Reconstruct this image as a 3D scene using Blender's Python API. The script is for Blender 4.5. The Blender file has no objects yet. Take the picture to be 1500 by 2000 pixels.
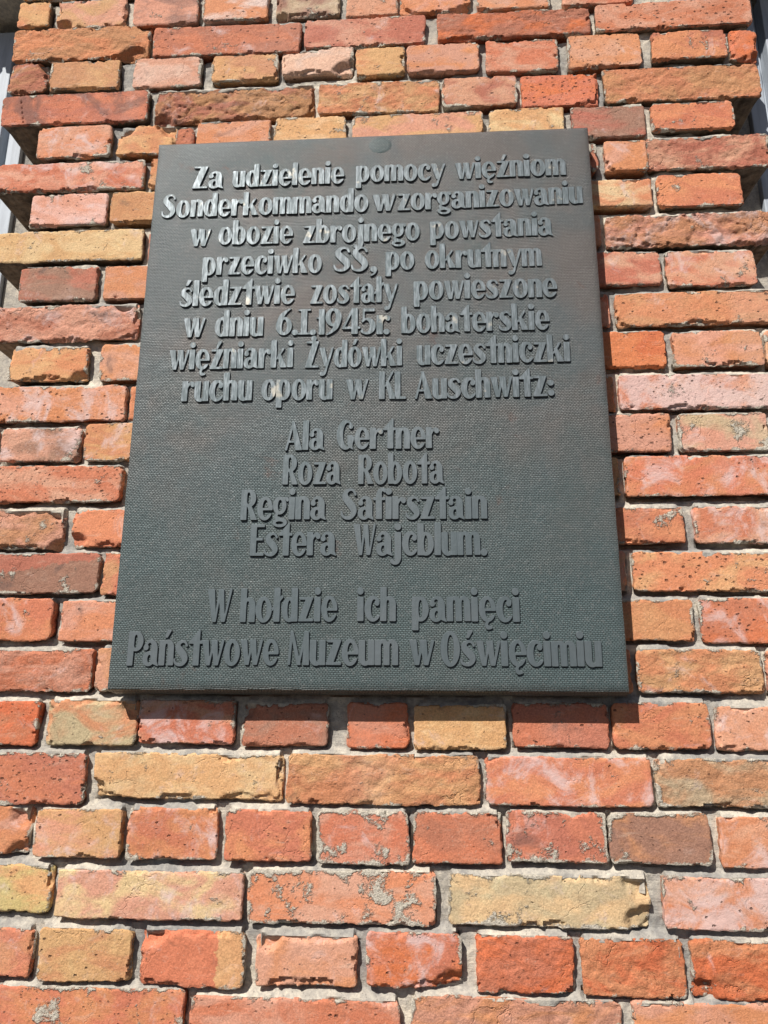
import bpy, math, random
import numpy as np
from mathutils import Matrix, Vector

S = bpy.context.scene
COL = S.collection
R = math.radians

# ---------------------------------------------------------------- camera
cam_data = bpy.data.cameras.new('camera')
cam = bpy.data.objects.new('camera', cam_data)
COL.objects.link(cam)
YAW, PITCH, ROLL = -0.0588755, 0.2509316, 0.0043832
cy_, sy_, cp_, sp_, cr_, sr_ = math.cos(YAW), math.sin(YAW), math.cos(PITCH), math.sin(PITCH), math.cos(ROLL), math.sin(ROLL)
fwd = Vector((sy_*cp_, cy_*cp_, sp_))
rt = Vector((cy_, -sy_, 0))
up = rt.cross(fwd)
r2 = cr_*rt + sr_*up
u2 = -sr_*rt + cr_*up
m = Matrix((r2, u2, -fwd)).transposed().to_4x4()
m.translation = Vector((0, -1.04726, -0.38444))
cam.matrix_world = m
cam_data.sensor_fit = 'VERTICAL'
cam_data.sensor_height = 36.0
cam_data.sensor_width = 27.0
cam_data.lens = 36.0*1431.54/2000.0
cam_data.clip_start = 0.01
cam_data.clip_end = 500
S.camera = cam

# ---------------------------------------------------------------- light
SUN = Vector((-0.56, -1.0, 1.17)).normalized()       # towards the sun
sun_data = bpy.data.lights.new('sun', 'SUN')
sun_data.energy = 5.0
sun_data.angle = R(0.5)
sun_data.color = (1.0, 0.96, 0.90)
sun = bpy.data.objects.new('sun', sun_data)
COL.objects.link(sun)
sun.rotation_euler = (-SUN).to_track_quat('-Z', 'Y').to_euler()
sun.location = (-3, -5, 6)

W = bpy.data.worlds.new('World')
S.world = W
W.use_nodes = True
nt = W.node_tree
nt.nodes.clear()
sky = nt.nodes.new('ShaderNodeTexSky')
sky.sky_type = 'NISHITA'
sky.sun_disc = False
sky.air_density = 0.5
sky.sun_elevation = math.asin(SUN.z)
sky.sun_rotation = math.atan2(SUN.x, SUN.y)
bg = nt.nodes.new('ShaderNodeBackground')
bg.inputs['Strength'].default_value = 0.05
wo = nt.nodes.new('ShaderNodeOutputWorld')
nt.links.new(sky.outputs[0], bg.inputs['Color'])
nt.links.new(bg.outputs[0], wo.inputs['Surface'])

S.view_settings.view_transform = 'Standard'
S.view_settings.look = 'None'
S.view_settings.exposure = 0.28
S.view_settings.gamma = 1.0
S.view_settings.use_curve_mapping = False
S.render.engine = 'CYCLES'

rng = random.Random(7)

# ---------------------------------------------------------------- numpy noise
def _h(ix, iz, s):
    n = (ix.astype(np.int64)*374761393 + iz.astype(np.int64)*668265263 + s*1442695041) & 0xffffffff
    n = ((n ^ (n >> 13))*1274126177) & 0xffffffff
    return ((n ^ (n >> 16)) & 0xffff)/65535.0

def vnoise(x, z, s=0):
    x = np.asarray(x, float); z = np.asarray(z, float)
    ix = np.floor(x); iz = np.floor(z)
    fx = x-ix; fz = z-iz
    fx = fx*fx*fx*(fx*(fx*6-15)+10); fz = fz*fz*fz*(fz*(fz*6-15)+10)
    a = _h(ix, iz, s); b = _h(ix+1, iz, s); c = _h(ix, iz+1, s); d = _h(ix+1, iz+1, s)
    return (a*(1-fx)+b*fx)*(1-fz) + (c*(1-fx)+d*fx)*fz

def fbm(x, z, s=0, o=4, g=0.5):
    x = np.asarray(x, float); z = np.asarray(z, float)
    v = 0; a = 1; t = 0
    th = 0.55+s*0.37
    for i in range(o):
        c_, s_ = math.cos(th), math.sin(th)
        v = v + a*vnoise(c_*x-s_*z+i*7.3, s_*x+c_*z+i*3.1, s+i*17); t += a; a *= g
        x = x*2.03; z = z*2.03; th += 1.1
    return v/t*2-1                                     # -1..1

def sstep(a, b, x):
    t = np.clip((x-a)/(b-a), 0, 1)
    return t*t*(3-2*t)

# ---------------------------------------------------------------- object helpers
def mesh_obj(name, verts, faces, mat, parent=None, loc=(0, 0, 0), smooth=True):
    me = bpy.data.meshes.new(name)
    me.from_pydata([tuple(v) for v in verts], [], faces)
    me.update()
    if smooth:
        me.polygons.foreach_set('use_smooth', [True]*len(me.polygons))
        me.set_sharp_from_angle(angle=R(38))
    if mat: me.materials.append(mat)
    o = bpy.data.objects.new(name, me)
    o.location = loc
    COL.objects.link(o)
    if parent: o.parent = parent
    return o

def thing(name, label, cat, loc=(0, 0, 0), group=None):
    o = bpy.data.objects.new(name, None)
    o.empty_display_size = 0.1
    o.location = loc
    COL.objects.link(o)
    o['label'] = label; o['category'] = cat
    o['kind'] = 'thing'
    if group: o['group'] = group
    return o

def box(name, x0, x1, y0, y1, z0, z1, mat, parent=None, bev=0.0015):
    import bmesh
    bm = bmesh.new()
    c = ((x0+x1)/2, (y0+y1)/2, (z0+z1)/2)
    bmesh.ops.create_cube(bm, size=1)
    for v in bm.verts:
        v.co = (v.co.x*(x1-x0), v.co.y*(y1-y0), v.co.z*(z1-z0))
    if bev:
        bmesh.ops.bevel(bm, geom=bm.edges[:], offset=bev, segments=2, affect='EDGES', profile=0.6)
    me = bpy.data.meshes.new(name)
    bm.to_mesh(me); bm.free()
    me.materials.append(mat)
    o = bpy.data.objects.new(name, me)
    o.location = c
    COL.objects.link(o)
    if parent:
        o.parent = parent
        o.location = Vector(c)-parent.location
    return o

# ---------------------------------------------------------------- node helper
class NG:
    def __init__(s, name):
        s.mat = bpy.data.materials.new(name)
        s.mat.use_nodes = True
        s.t = s.mat.node_tree
        s.t.nodes.clear()
        s.out = s.t.nodes.new('ShaderNodeOutputMaterial')
        s.b = s.t.nodes.new('ShaderNodeBsdfPrincipled')
        s.t.links.new(s.b.outputs[0], s.out.inputs['Surface'])
    def n(s, typ, **kw):
        nd = s.t.nodes.new(typ)
        for k, v in kw.items(): setattr(nd, k, v)
        return nd
    def put(s, sock, v):
        if isinstance(v, bpy.types.NodeSocket): s.t.links.new(v, sock)
        elif v is not None:
            try: sock.default_value = v
            except Exception: sock.default_value = (*v, 1.0)
    def math(s, op, a, b=None, c=None, clamp=False):
        nd = s.n('ShaderNodeMath', operation=op, use_clamp=clamp)
        s.put(nd.inputs[0], a); s.put(nd.inputs[1], b)
        if c is not None: s.put(nd.inputs[2], c)
        return nd.outputs[0]
    def vmath(s, op, a, b=None, scale=None):
        nd = s.n('ShaderNodeVectorMath', operation=op)
        s.put(nd.inputs[0], a)
        if b is not None: s.put(nd.inputs[1], b)
        if scale is not None: s.put(nd.inputs['Scale'], scale)
        return nd.outputs[0]
    def mix(s, f, a, b, mode='MIX'):
        nd = s.n('ShaderNodeMix', data_type='RGBA', blend_type=mode)
        s.put(nd.inputs[0], f); s.put(nd.inputs[6], a); s.put(nd.inputs[7], b)
        return nd.outputs[2]
    def noise(s, vec, scale, detail=4, rough=0.55, dist=0.0, out=0):
        nd = s.n('ShaderNodeTexNoise')
        s.put(nd.inputs['Vector'], vec)
        nd.inputs['Scale'].default_value = scale
        nd.inputs['Detail'].default_value = detail
        nd.inputs['Roughness'].default_value = rough
        nd.inputs['Distortion'].default_value = dist
        return nd.outputs[out]
    def vor(s, vec, scale, feature='F1', out='Distance', rand=1.0):
        nd = s.n('ShaderNodeTexVoronoi', feature=feature)
        s.put(nd.inputs['Vector'], vec)
        nd.inputs['Scale'].default_value = scale
        nd.inputs['Randomness'].default_value = rand
        return nd.outputs[out]
    def ramp(s, f, a, b, lo=0.0, hi=1.0):
        nd = s.n('ShaderNodeMapRange', interpolation_type='SMOOTHSTEP')
        s.put(nd.inputs[0], f); s.put(nd.inputs[1], a); s.put(nd.inputs[2], b)
        s.put(nd.inputs[3], lo); s.put(nd.inputs[4], hi)
        return nd.outputs[0]
    def attr(s, name, out='Fac'):
        nd = s.n('ShaderNodeAttribute', attribute_type='OBJECT', attribute_name=name)
        return nd.outputs[out]
    def bump(s, h, dist, strength=1.0, normal=None):
        nd = s.n('ShaderNodeBump')
        s.put(nd.inputs['Height'], h)
        nd.inputs['Distance'].default_value = dist
        s.put(nd.inputs['Strength'], strength)
        if normal: s.put(nd.inputs['Normal'], normal)
        return nd.outputs[0]

# ---------------------------------------------------------------- materials
def brick_material():
    g = NG('fired_brick')
    tc = g.n('ShaderNodeTexCoord').outputs['Object']
    rnd = g.n('ShaderNodeObjectInfo').outputs['Random']
    off = g.vmath('SCALE', (37.1, 91.7, 53.3), scale=rnd)
    p = g.vmath('ADD', tc, off)
    A = g.attr('tone_a', 'Color'); B = g.attr('tone_b', 'Color')
    st = g.vmath('MULTIPLY', p, (1.0, 1.0, 1.9))
    m1 = g.ramp(g.noise(st, 14, 5, 0.55, 0.7), 0.42, 0.62)
    sp_ = g.n('ShaderNodeSeparateXYZ'); g.put(sp_.inputs[0], tc)
    sv = g.n('ShaderNodeSeparateXYZ'); g.put(sv.inputs[0], g.attr('split', 'Vector'))
    sd = g.math('ADD', g.math('MULTIPLY', sp_.outputs[0], sv.outputs[0]), g.math('MULTIPLY', sp_.outputs[2], sv.outputs[1]))
    sd = g.math('SUBTRACT', g.math('ADD', sd, g.math('MULTIPLY', g.math('SUBTRACT', g.noise(p, 60, 4, 0.7), 0.5), 0.034)), sv.outputs[2])
    m1 = g.mix(g.attr('hard'), m1, g.ramp(sd, -0.0006, 0.0012))
    c = g.mix(m1, A, B)
    # paler skin and redder body, medium blotches
    m2 = g.noise(p, 34, 5, 0.6, 0.4)
    c = g.mix(g.ramp(m2, 0.50, 0.70, 0.0, 0.5), c, g.mix(1.0, c, (1.08, 1.22, 1.26, 1), 'MULTIPLY'))
    c = g.mix(g.ramp(m2, 0.45, 0.28, 0.0, 0.5), c, g.mix(1.0, c, (0.88, 0.82, 0.80, 1), 'MULTIPLY'))
    # fine sand grain
    gr = g.noise(p, 420, 3, 0.7)
    c = g.mix(0.75, c, g.mix(1.0, c, g.ramp(gr, 0.3, 0.7, 0.74, 1.20), 'MULTIPLY'))
    # little light and dark specks
    sp = g.vor(p, 260)
    spc = g.vor(p, 260, out='Color')
    spk = g.math('MULTIPLY', g.math('LESS_THAN', sp, 0.22), g.math('GREATER_THAN', spc, 0.80))
    c = g.mix(g.math('MULTIPLY', spk, 0.25), c, (0.62, 0.50, 0.40, 1))
    # white lime bloom
    bl = g.attr('bloom')
    bn = g.noise(g.vmath('ADD', p, (5, 3, 1)), 22, 7, 0.68, 0.6)
    bm_ = g.ramp(g.math('ADD', bn, g.math('MULTIPLY', bl, 0.22)), 0.60, 0.80, 0.0, 0.66)
    c = g.mix(bm_, c, (0.68, 0.54, 0.52, 1))
    # dark soot / kiln marks
    so = g.attr('soot')
    sn = g.noise(g.vmath('ADD', p, (9, 2, 7)), 18, 5, 0.6, 0.5)
    sm = g.ramp(g.math('ADD', sn, g.math('MULTIPLY', so, 0.22)), 0.66, 0.80, 0.0, 0.55)
    c = g.mix(sm, c, (0.10, 0.075, 0.07, 1))
    # pits
    pt = g.attr('pits')
    pw = g.vmath('ADD', g.vmath('MULTIPLY', p, (0.8, 1, 1.15)), g.vmath('SCALE', g.noise(p, 160, 3, 0.7, 0, 1), scale=0.006))
    pv = g.vor(pw, 105)
    pc = g.vor(pw, 105, out='Color')
    keep = g.math('GREATER_THAN', pc, g.math('SUBTRACT', 0.93, g.math('MULTIPLY', pt, 0.32)))
    pit = g.math('MULTIPLY', g.ramp(g.math('ADD', pv, g.math('MULTIPLY', pc, 0.12)), 0.34, 0.20), keep)
    c = g.mix(g.math('MULTIPLY', pit, 0.72), c, (0.06, 0.025, 0.018, 1))
    # open pores
    fv = g.vor(pw, 240); fc = g.vor(pw, 240, out='Color')
    por = g.math('MULTIPLY', g.ramp(fv, 0.36, 0.20), g.math('GREATER_THAN', fc, g.math('SUBTRACT', 0.90, g.math('MULTIPLY', pt, 0.12))))
    c = g.mix(g.math('MULTIPLY', por, 0.6), c, (0.10, 0.045, 0.03, 1))
    # thin scuffs and dust films
    sc_ = g.noise(g.vmath('MULTIPLY', g.vmath('ADD', p, (2, 6, 3)), (28, 60, 95)), 1, 6, 0.7, 0.8)
    c = g.mix(g.ramp(sc_, 0.56, 0.74, 0, 0.38), c, (0.62, 0.44, 0.34, 1))
    c = g.mix(g.ramp(sc_, 0.42, 0.28, 0, 0.34), c, (0.20, 0.095, 0.06, 1))
    # stains that run on from brick to brick
    wp = g.n('ShaderNodeNewGeometry').outputs['Position']
    st_ = g.noise(g.vmath('MULTIPLY', wp, (3.2, 3.2, 2.2)), 1, 6, 0.62, 0.4)
    c = g.mix(g.ramp(st_, 0.46, 0.30, 0, 0.45), c, g.mix(1.0, c, (0.74, 0.70, 0.70, 1), 'MULTIPLY'))
    c = g.mix(g.ramp(st_, 0.54, 0.72, 0, 0.5), c, g.mix(0.35, c, (0.66, 0.52, 0.44, 1)))
    # mortar left on the face
    ms = g.attr('splash')
    mn = g.noise(g.vmath('ADD', p, (1, 8, 4)), 27, 8, 0.62, 0.3)
    edge = g.ramp(g.noise(p, 300, 3, 0.7), 0.3, 0.7, -0.03, 0.03)
    hv = g.n('ShaderNodeSeparateXYZ'); g.put(hv.inputs[0], g.attr('half', 'Vector'))
    ex = g.math('SUBTRACT', hv.outputs[0], g.math('ABSOLUTE', sp_.outputs[0]))
    ez = g.math('SUBTRACT', hv.outputs[2], g.math('ABSOLUTE', sp_.outputs[2]))
    rim = g.ramp(g.math('MINIMUM', ex, ez), 0.0085, -0.0005, 0.0, 0.145)
    mm = g.ramp(g.math('ADD', g.math('ADD', g.math('ADD', mn, rim), edge), g.math('MULTIPLY', ms, 0.13)), 0.655, 0.735)
    c = g.mix(mm, c, g.mix(g.ramp(gr, 0.3, 0.7), (0.52, 0.46, 0.37, 1), (0.80, 0.73, 0.61, 1)))
    g.put(g.b.inputs['Base Color'], c)
    g.b.inputs['Roughness'].default_value = 0.86
    g.b.inputs['Specular IOR Level'].default_value = 0.25
    # relief
    rg = g.attr('rough')
    h1 = g.noise(p, 75, 8, 0.74)
    h2 = g.noise(p, 330, 5, 0.75)
    cr = g.vor(g.vmath('ADD', p, g.vmath('SCALE', g.noise(p, 25, 4, 0.6, 0, 1), scale=0.05)), 26, 'DISTANCE_TO_EDGE')
    crk = g.math('MULTIPLY', g.ramp(cr, 0.0, 0.035, 1.0, 0.0), g.ramp(g.noise(p, 16, 2), 0.56, 0.64))
    H = g.math('ADD', g.math('MULTIPLY', h1, g.math('ADD', 0.6, g.math('MULTIPLY', rg, 2.0))), g.math('MULTIPLY', h2, 0.28))
    H = g.math('SUBTRACT', H, g.math('MULTIPLY', pit, 0.9))
    H = g.math('SUBTRACT', H, g.math('MULTIPLY', por, 0.35))
    H = g.math('SUBTRACT', H, g.math('MULTIPLY', crk, g.math('ADD', 0.12, g.math('MULTIPLY', rg, 0.6))))
    H = g.math('ADD', H, g.math('MULTIPLY', mm, g.math('ADD', 0.5, g.math('MULTIPLY', h2, 1.6))))
    g.put(g.b.inputs['Normal'], g.bump(H, 0.0025, 1.0))
    return g.mat

def mortar_material():
    g = NG('lime_mortar')
    p = g.n('ShaderNodeTexCoord').outputs['Object']
    a = g.noise(p, 7, 5, 0.6)
    b = g.noise(p, 120, 6, 0.7)
    c = g.mix(g.ramp(a, 0.35, 0.65), (0.33, 0.315, 0.29, 1), (0.63, 0.565, 0.465, 1))
    c = g.mix(g.ramp(b, 0.35, 0.7), g.mix(1.0, c, (0.72, 0.72, 0.74, 1), 'MULTIPLY'), g.mix(1.0, c, (1.16, 1.15, 1.12, 1), 'MULTIPLY'))
    sp = g.vor(p, 330); sc = g.vor(p, 330, out='Color')
    c = g.mix(g.math('MULTIPLY', g.math('LESS_THAN', sp, 0.3), g.math('MULTIPLY', g.math('GREATER_THAN', sc, 0.7), 0.5)), c, (0.17, 0.15, 0.13, 1))
    c = g.mix(g.ramp(g.noise(p, 19, 5, 0.6, 0.4), 0.56, 0.72, 0, 0.45), c, (0.20, 0.20, 0.205, 1))
    g.put(g.b.inputs['Base Color'], c)
    g.b.inputs['Roughness'].default_value = 0.92
    g.b.inputs['Specular IOR Level'].default_value = 0.2
    H = g.math('ADD', g.math('MULTIPLY', g.noise(p, 70, 7, 0.65), 1.0), g.math('MULTIPLY', g.noise(p, 480, 4, 0.8), 0.5))
    # trowel drags running along the joints
    H = g.math('ADD', H, g.math('MULTIPLY', g.noise(g.vmath('MULTIPLY', p, (30, 60, 380)), 1, 3), 0.35))
    g.put(g.b.inputs['Normal'], g.bump(H, 0.0022, 1.0))
    return g.mat

def bronze(kind):
    g = NG('bronze_'+kind)
    tc = g.n('ShaderNodeTexCoord').outputs['Object']
    if kind == 'letter':
        geo = g.n('ShaderNodeNewGeometry').outputs['Position']
        p = geo
    else: p = tc
    a = g.noise(p, 5, 4, 0.6, 0.5)
    b = g.noise(g.vmath('ADD', p, (3, 1, 2)), 9, 5, 0.65, 0.8)
    if kind == 'letter':
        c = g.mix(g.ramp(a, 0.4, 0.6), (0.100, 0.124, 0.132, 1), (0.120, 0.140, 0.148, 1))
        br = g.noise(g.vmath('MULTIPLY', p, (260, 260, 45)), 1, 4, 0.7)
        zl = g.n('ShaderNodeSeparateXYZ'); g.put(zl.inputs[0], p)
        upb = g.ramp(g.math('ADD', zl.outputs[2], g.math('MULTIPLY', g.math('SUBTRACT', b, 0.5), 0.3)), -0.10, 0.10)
        c = g.mix(g.math('MULTIPLY', g.ramp(br, 0.42, 0.66), g.math('ADD', 0.2, g.math('MULTIPLY', upb, 0.6))), c, (0.23, 0.26, 0.28, 1))  # sheen painted in: paler streaks, stronger on the upper lines
        worn_glint = g.math('MULTIPLY', g.ramp(g.noise(g.vmath('ADD', p, (4, 4, 4)), 26, 4, 0.6), 0.62, 0.70, 0, 0.55), upb)
        c = g.mix(worn_glint, c, (0.52, 0.47, 0.38, 1))  # wear and glints painted into the colour, upper lines only
        g.b.inputs['Metallic'].default_value = 0.4
        g.b.inputs['Specular IOR Level'].default_value = 0.35
        g.put(g.b.inputs['Roughness'], g.ramp(br, 0.3, 0.7, 0.62, 0.46))
        H = g.math('ADD', g.math('MULTIPLY', br, 0.4), g.math('MULTIPLY', g.noise(p, 90, 4), 0.6))
        g.put(g.b.inputs['Normal'], g.bump(H, 0.0006, 0.8))
    else:
        wob = g.vmath('SCALE', g.vmath('SUBTRACT', g.noise(p, 9, 3, 0.5, 0, 1), (0.5, 0.5, 0.5)), scale=0.012)
        q = g.vmath('ADD', p, wob)
        q = g.vmath('ADD', q, g.vmath('SCALE', g.vmath('SUBTRACT', g.noise(p, 120, 2, 0.5, 0, 1), (0.5, 0.5, 0.5)), scale=0.0012))
        sx = g.n('ShaderNodeSeparateXYZ'); g.put(sx.inputs[0], q)
        cx = g.n('ShaderNodeCombineXYZ')
        g.put(cx.inputs[0], sx.outputs[0]); g.put(cx.inputs[1], sx.outputs[2])
        bt = g.n('ShaderNodeTexBrick')
        bt.offset = 0.5; bt.offset_frequency = 2
        g.put(bt.inputs['Vector'], cx.outputs[0])
        bt.inputs['Scale'].default_value = 1.0
        bt.inputs['Brick Width'].default_value = 0.0046
        bt.inputs['Row Height'].default_value = 0.0025
        bt.inputs['Mortar Size'].default_value = 0.00055
        bt.inputs['Mortar Smooth'].default_value = 1.0
        bt.inputs['Color1'].default_value = (1, 1, 1, 1)
        bt.inputs['Color2'].default_value = (0.75, 0.75, 0.75, 1)
        bt.inputs['Mortar'].default_value = (0.1, 0.1, 0.1, 1)
        fac = bt.outputs['Fac']
        c = g.mix(g.ramp(a, 0.38, 0.62), (0.185, 0.166, 0.154, 1), (0.142, 0.162, 0.165, 1))
        zz = g.n('ShaderNodeSeparateXYZ'); g.put(zz.inputs[0], p)
        low = g.ramp(g.math('ADD', zz.outputs[2], g.math('MULTIPLY', g.math('SUBTRACT', b, 0.5), 0.6)), 0.58, 0.08)
        c = g.mix(g.math('MULTIPLY', low, 0.75), c, (0.096, 0.142, 0.144, 1))
        c = g.mix(g.ramp(b, 0.58, 0.74, 0, 0.40), c, (0.095, 0.155, 0.158, 1))
        rd = g.noise(g.vmath('ADD', p, (7, 7, 3)), 13, 5, 0.7, 0.5)
        c = g.mix(g.ramp(rd, 0.62, 0.76, 0, 0.55), c, (0.19, 0.085, 0.055, 1))
        c = g.mix(g.math('MULTIPLY', fac, 0.58), c, (0.030, 0.034, 0.034, 1))
        c = g.mix(g.ramp(g.noise(p, 240, 4, 0.7), 0.5, 0.75, 0, 0.4), c, (0.28, 0.27, 0.26, 1))
        g.b.inputs['Metallic'].default_value = 0.15
        g.b.inputs['Specular IOR Level'].default_value = 0.4
        g.put(g.b.inputs['Roughness'], g.ramp(b, 0.3, 0.7, 0.42, 0.52))
        H = g.math('ADD', g.math('MULTIPLY', fac, -1.0), g.math('MULTIPLY', g.noise(p, 260, 4, 0.7), 0.7))
        H = g.math('ADD', H, g.math('MULTIPLY', g.noise(p, 30, 4, 0.6), 1.5))
        g.put(g.b.inputs['Normal'], g.bump(H, 0.0013, 1.0))
    g.put(g.b.inputs['Base Color'], c)
    return g.mat

def simple(name, col, rough=0.6, scale=40, amt=0.12, bumpd=0.0008, metal=0.0, stretch=(1, 1, 0.1)):
    g = NG(name)
    p = g.vmath('MULTIPLY', g.n('ShaderNodeTexCoord').outputs['Object'], stretch)
    n = g.noise(p, scale, 5, 0.65)
    c = g.mix(g.ramp(n, 0.3, 0.7), tuple(x*(1-amt*1.4) for x in col)+(1,), tuple(min(1, x*(1+amt)) for x in col)+(1,))
    g.put(g.b.inputs['Base Color'], c)
    g.b.inputs['Roughness'].default_value = rough
    g.b.inputs['Metallic'].default_value = metal
    g.put(g.b.inputs['Normal'], g.bump(g.noise(p, scale*3, 5, 0.7), bumpd, 0.8))
    return g.mat

M_BRICK = brick_material()
M_MORTAR = mortar_material()
M_BED = simple('mortar_stained_shaded_bed', (0.20, 0.145, 0.10), 0.95, 45, 0.45, 0.004, stretch=(1, 1, 1))  # mortar residue plus shade put into the colour
M_PLATE = bronze('plate')
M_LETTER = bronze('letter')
M_FLANK = simple('bronze_shaded_flank', (0.036, 0.040, 0.040), 0.75, 200, 0.3, 0.0004, stretch=(1, 1, 1))  # unpolished sides, darkened to paint a shadow outline round each letter
M_FRAME = simple('grey_paint', (0.40, 0.44, 0.49), 0.6, 90, 0.12)
M_GLASS = simple('dark_glass', (0.012, 0.013, 0.016), 0.08, 3, 0.0, 0.0)
M_GROUND = simple('asphalt', (0.065, 0.06, 0.052), 0.95, 25, 0.25, 0.01, stretch=(1, 1, 1))

# ---------------------------------------------------------------- ground
n_ = 40
gv, gf = [], []
xs = np.sinh(np.linspace(-4.5, 4.5, n_))*2.0
for i, x in enumerate(xs):
    for j, y in enumerate(xs):
        gv.append((x, y, -1.98+0.006*float(fbm(np.array(x*3), np.array(y*3), 3))))
for i in range(n_-1):
    for j in range(n_-1):
        a = i*n_+j
        gf.append((a, a+n_, a+n_+1, a+1))
ground = mesh_obj('ground', gv, gf, M_GROUND)
ground['kind'] = 'structure'

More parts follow.
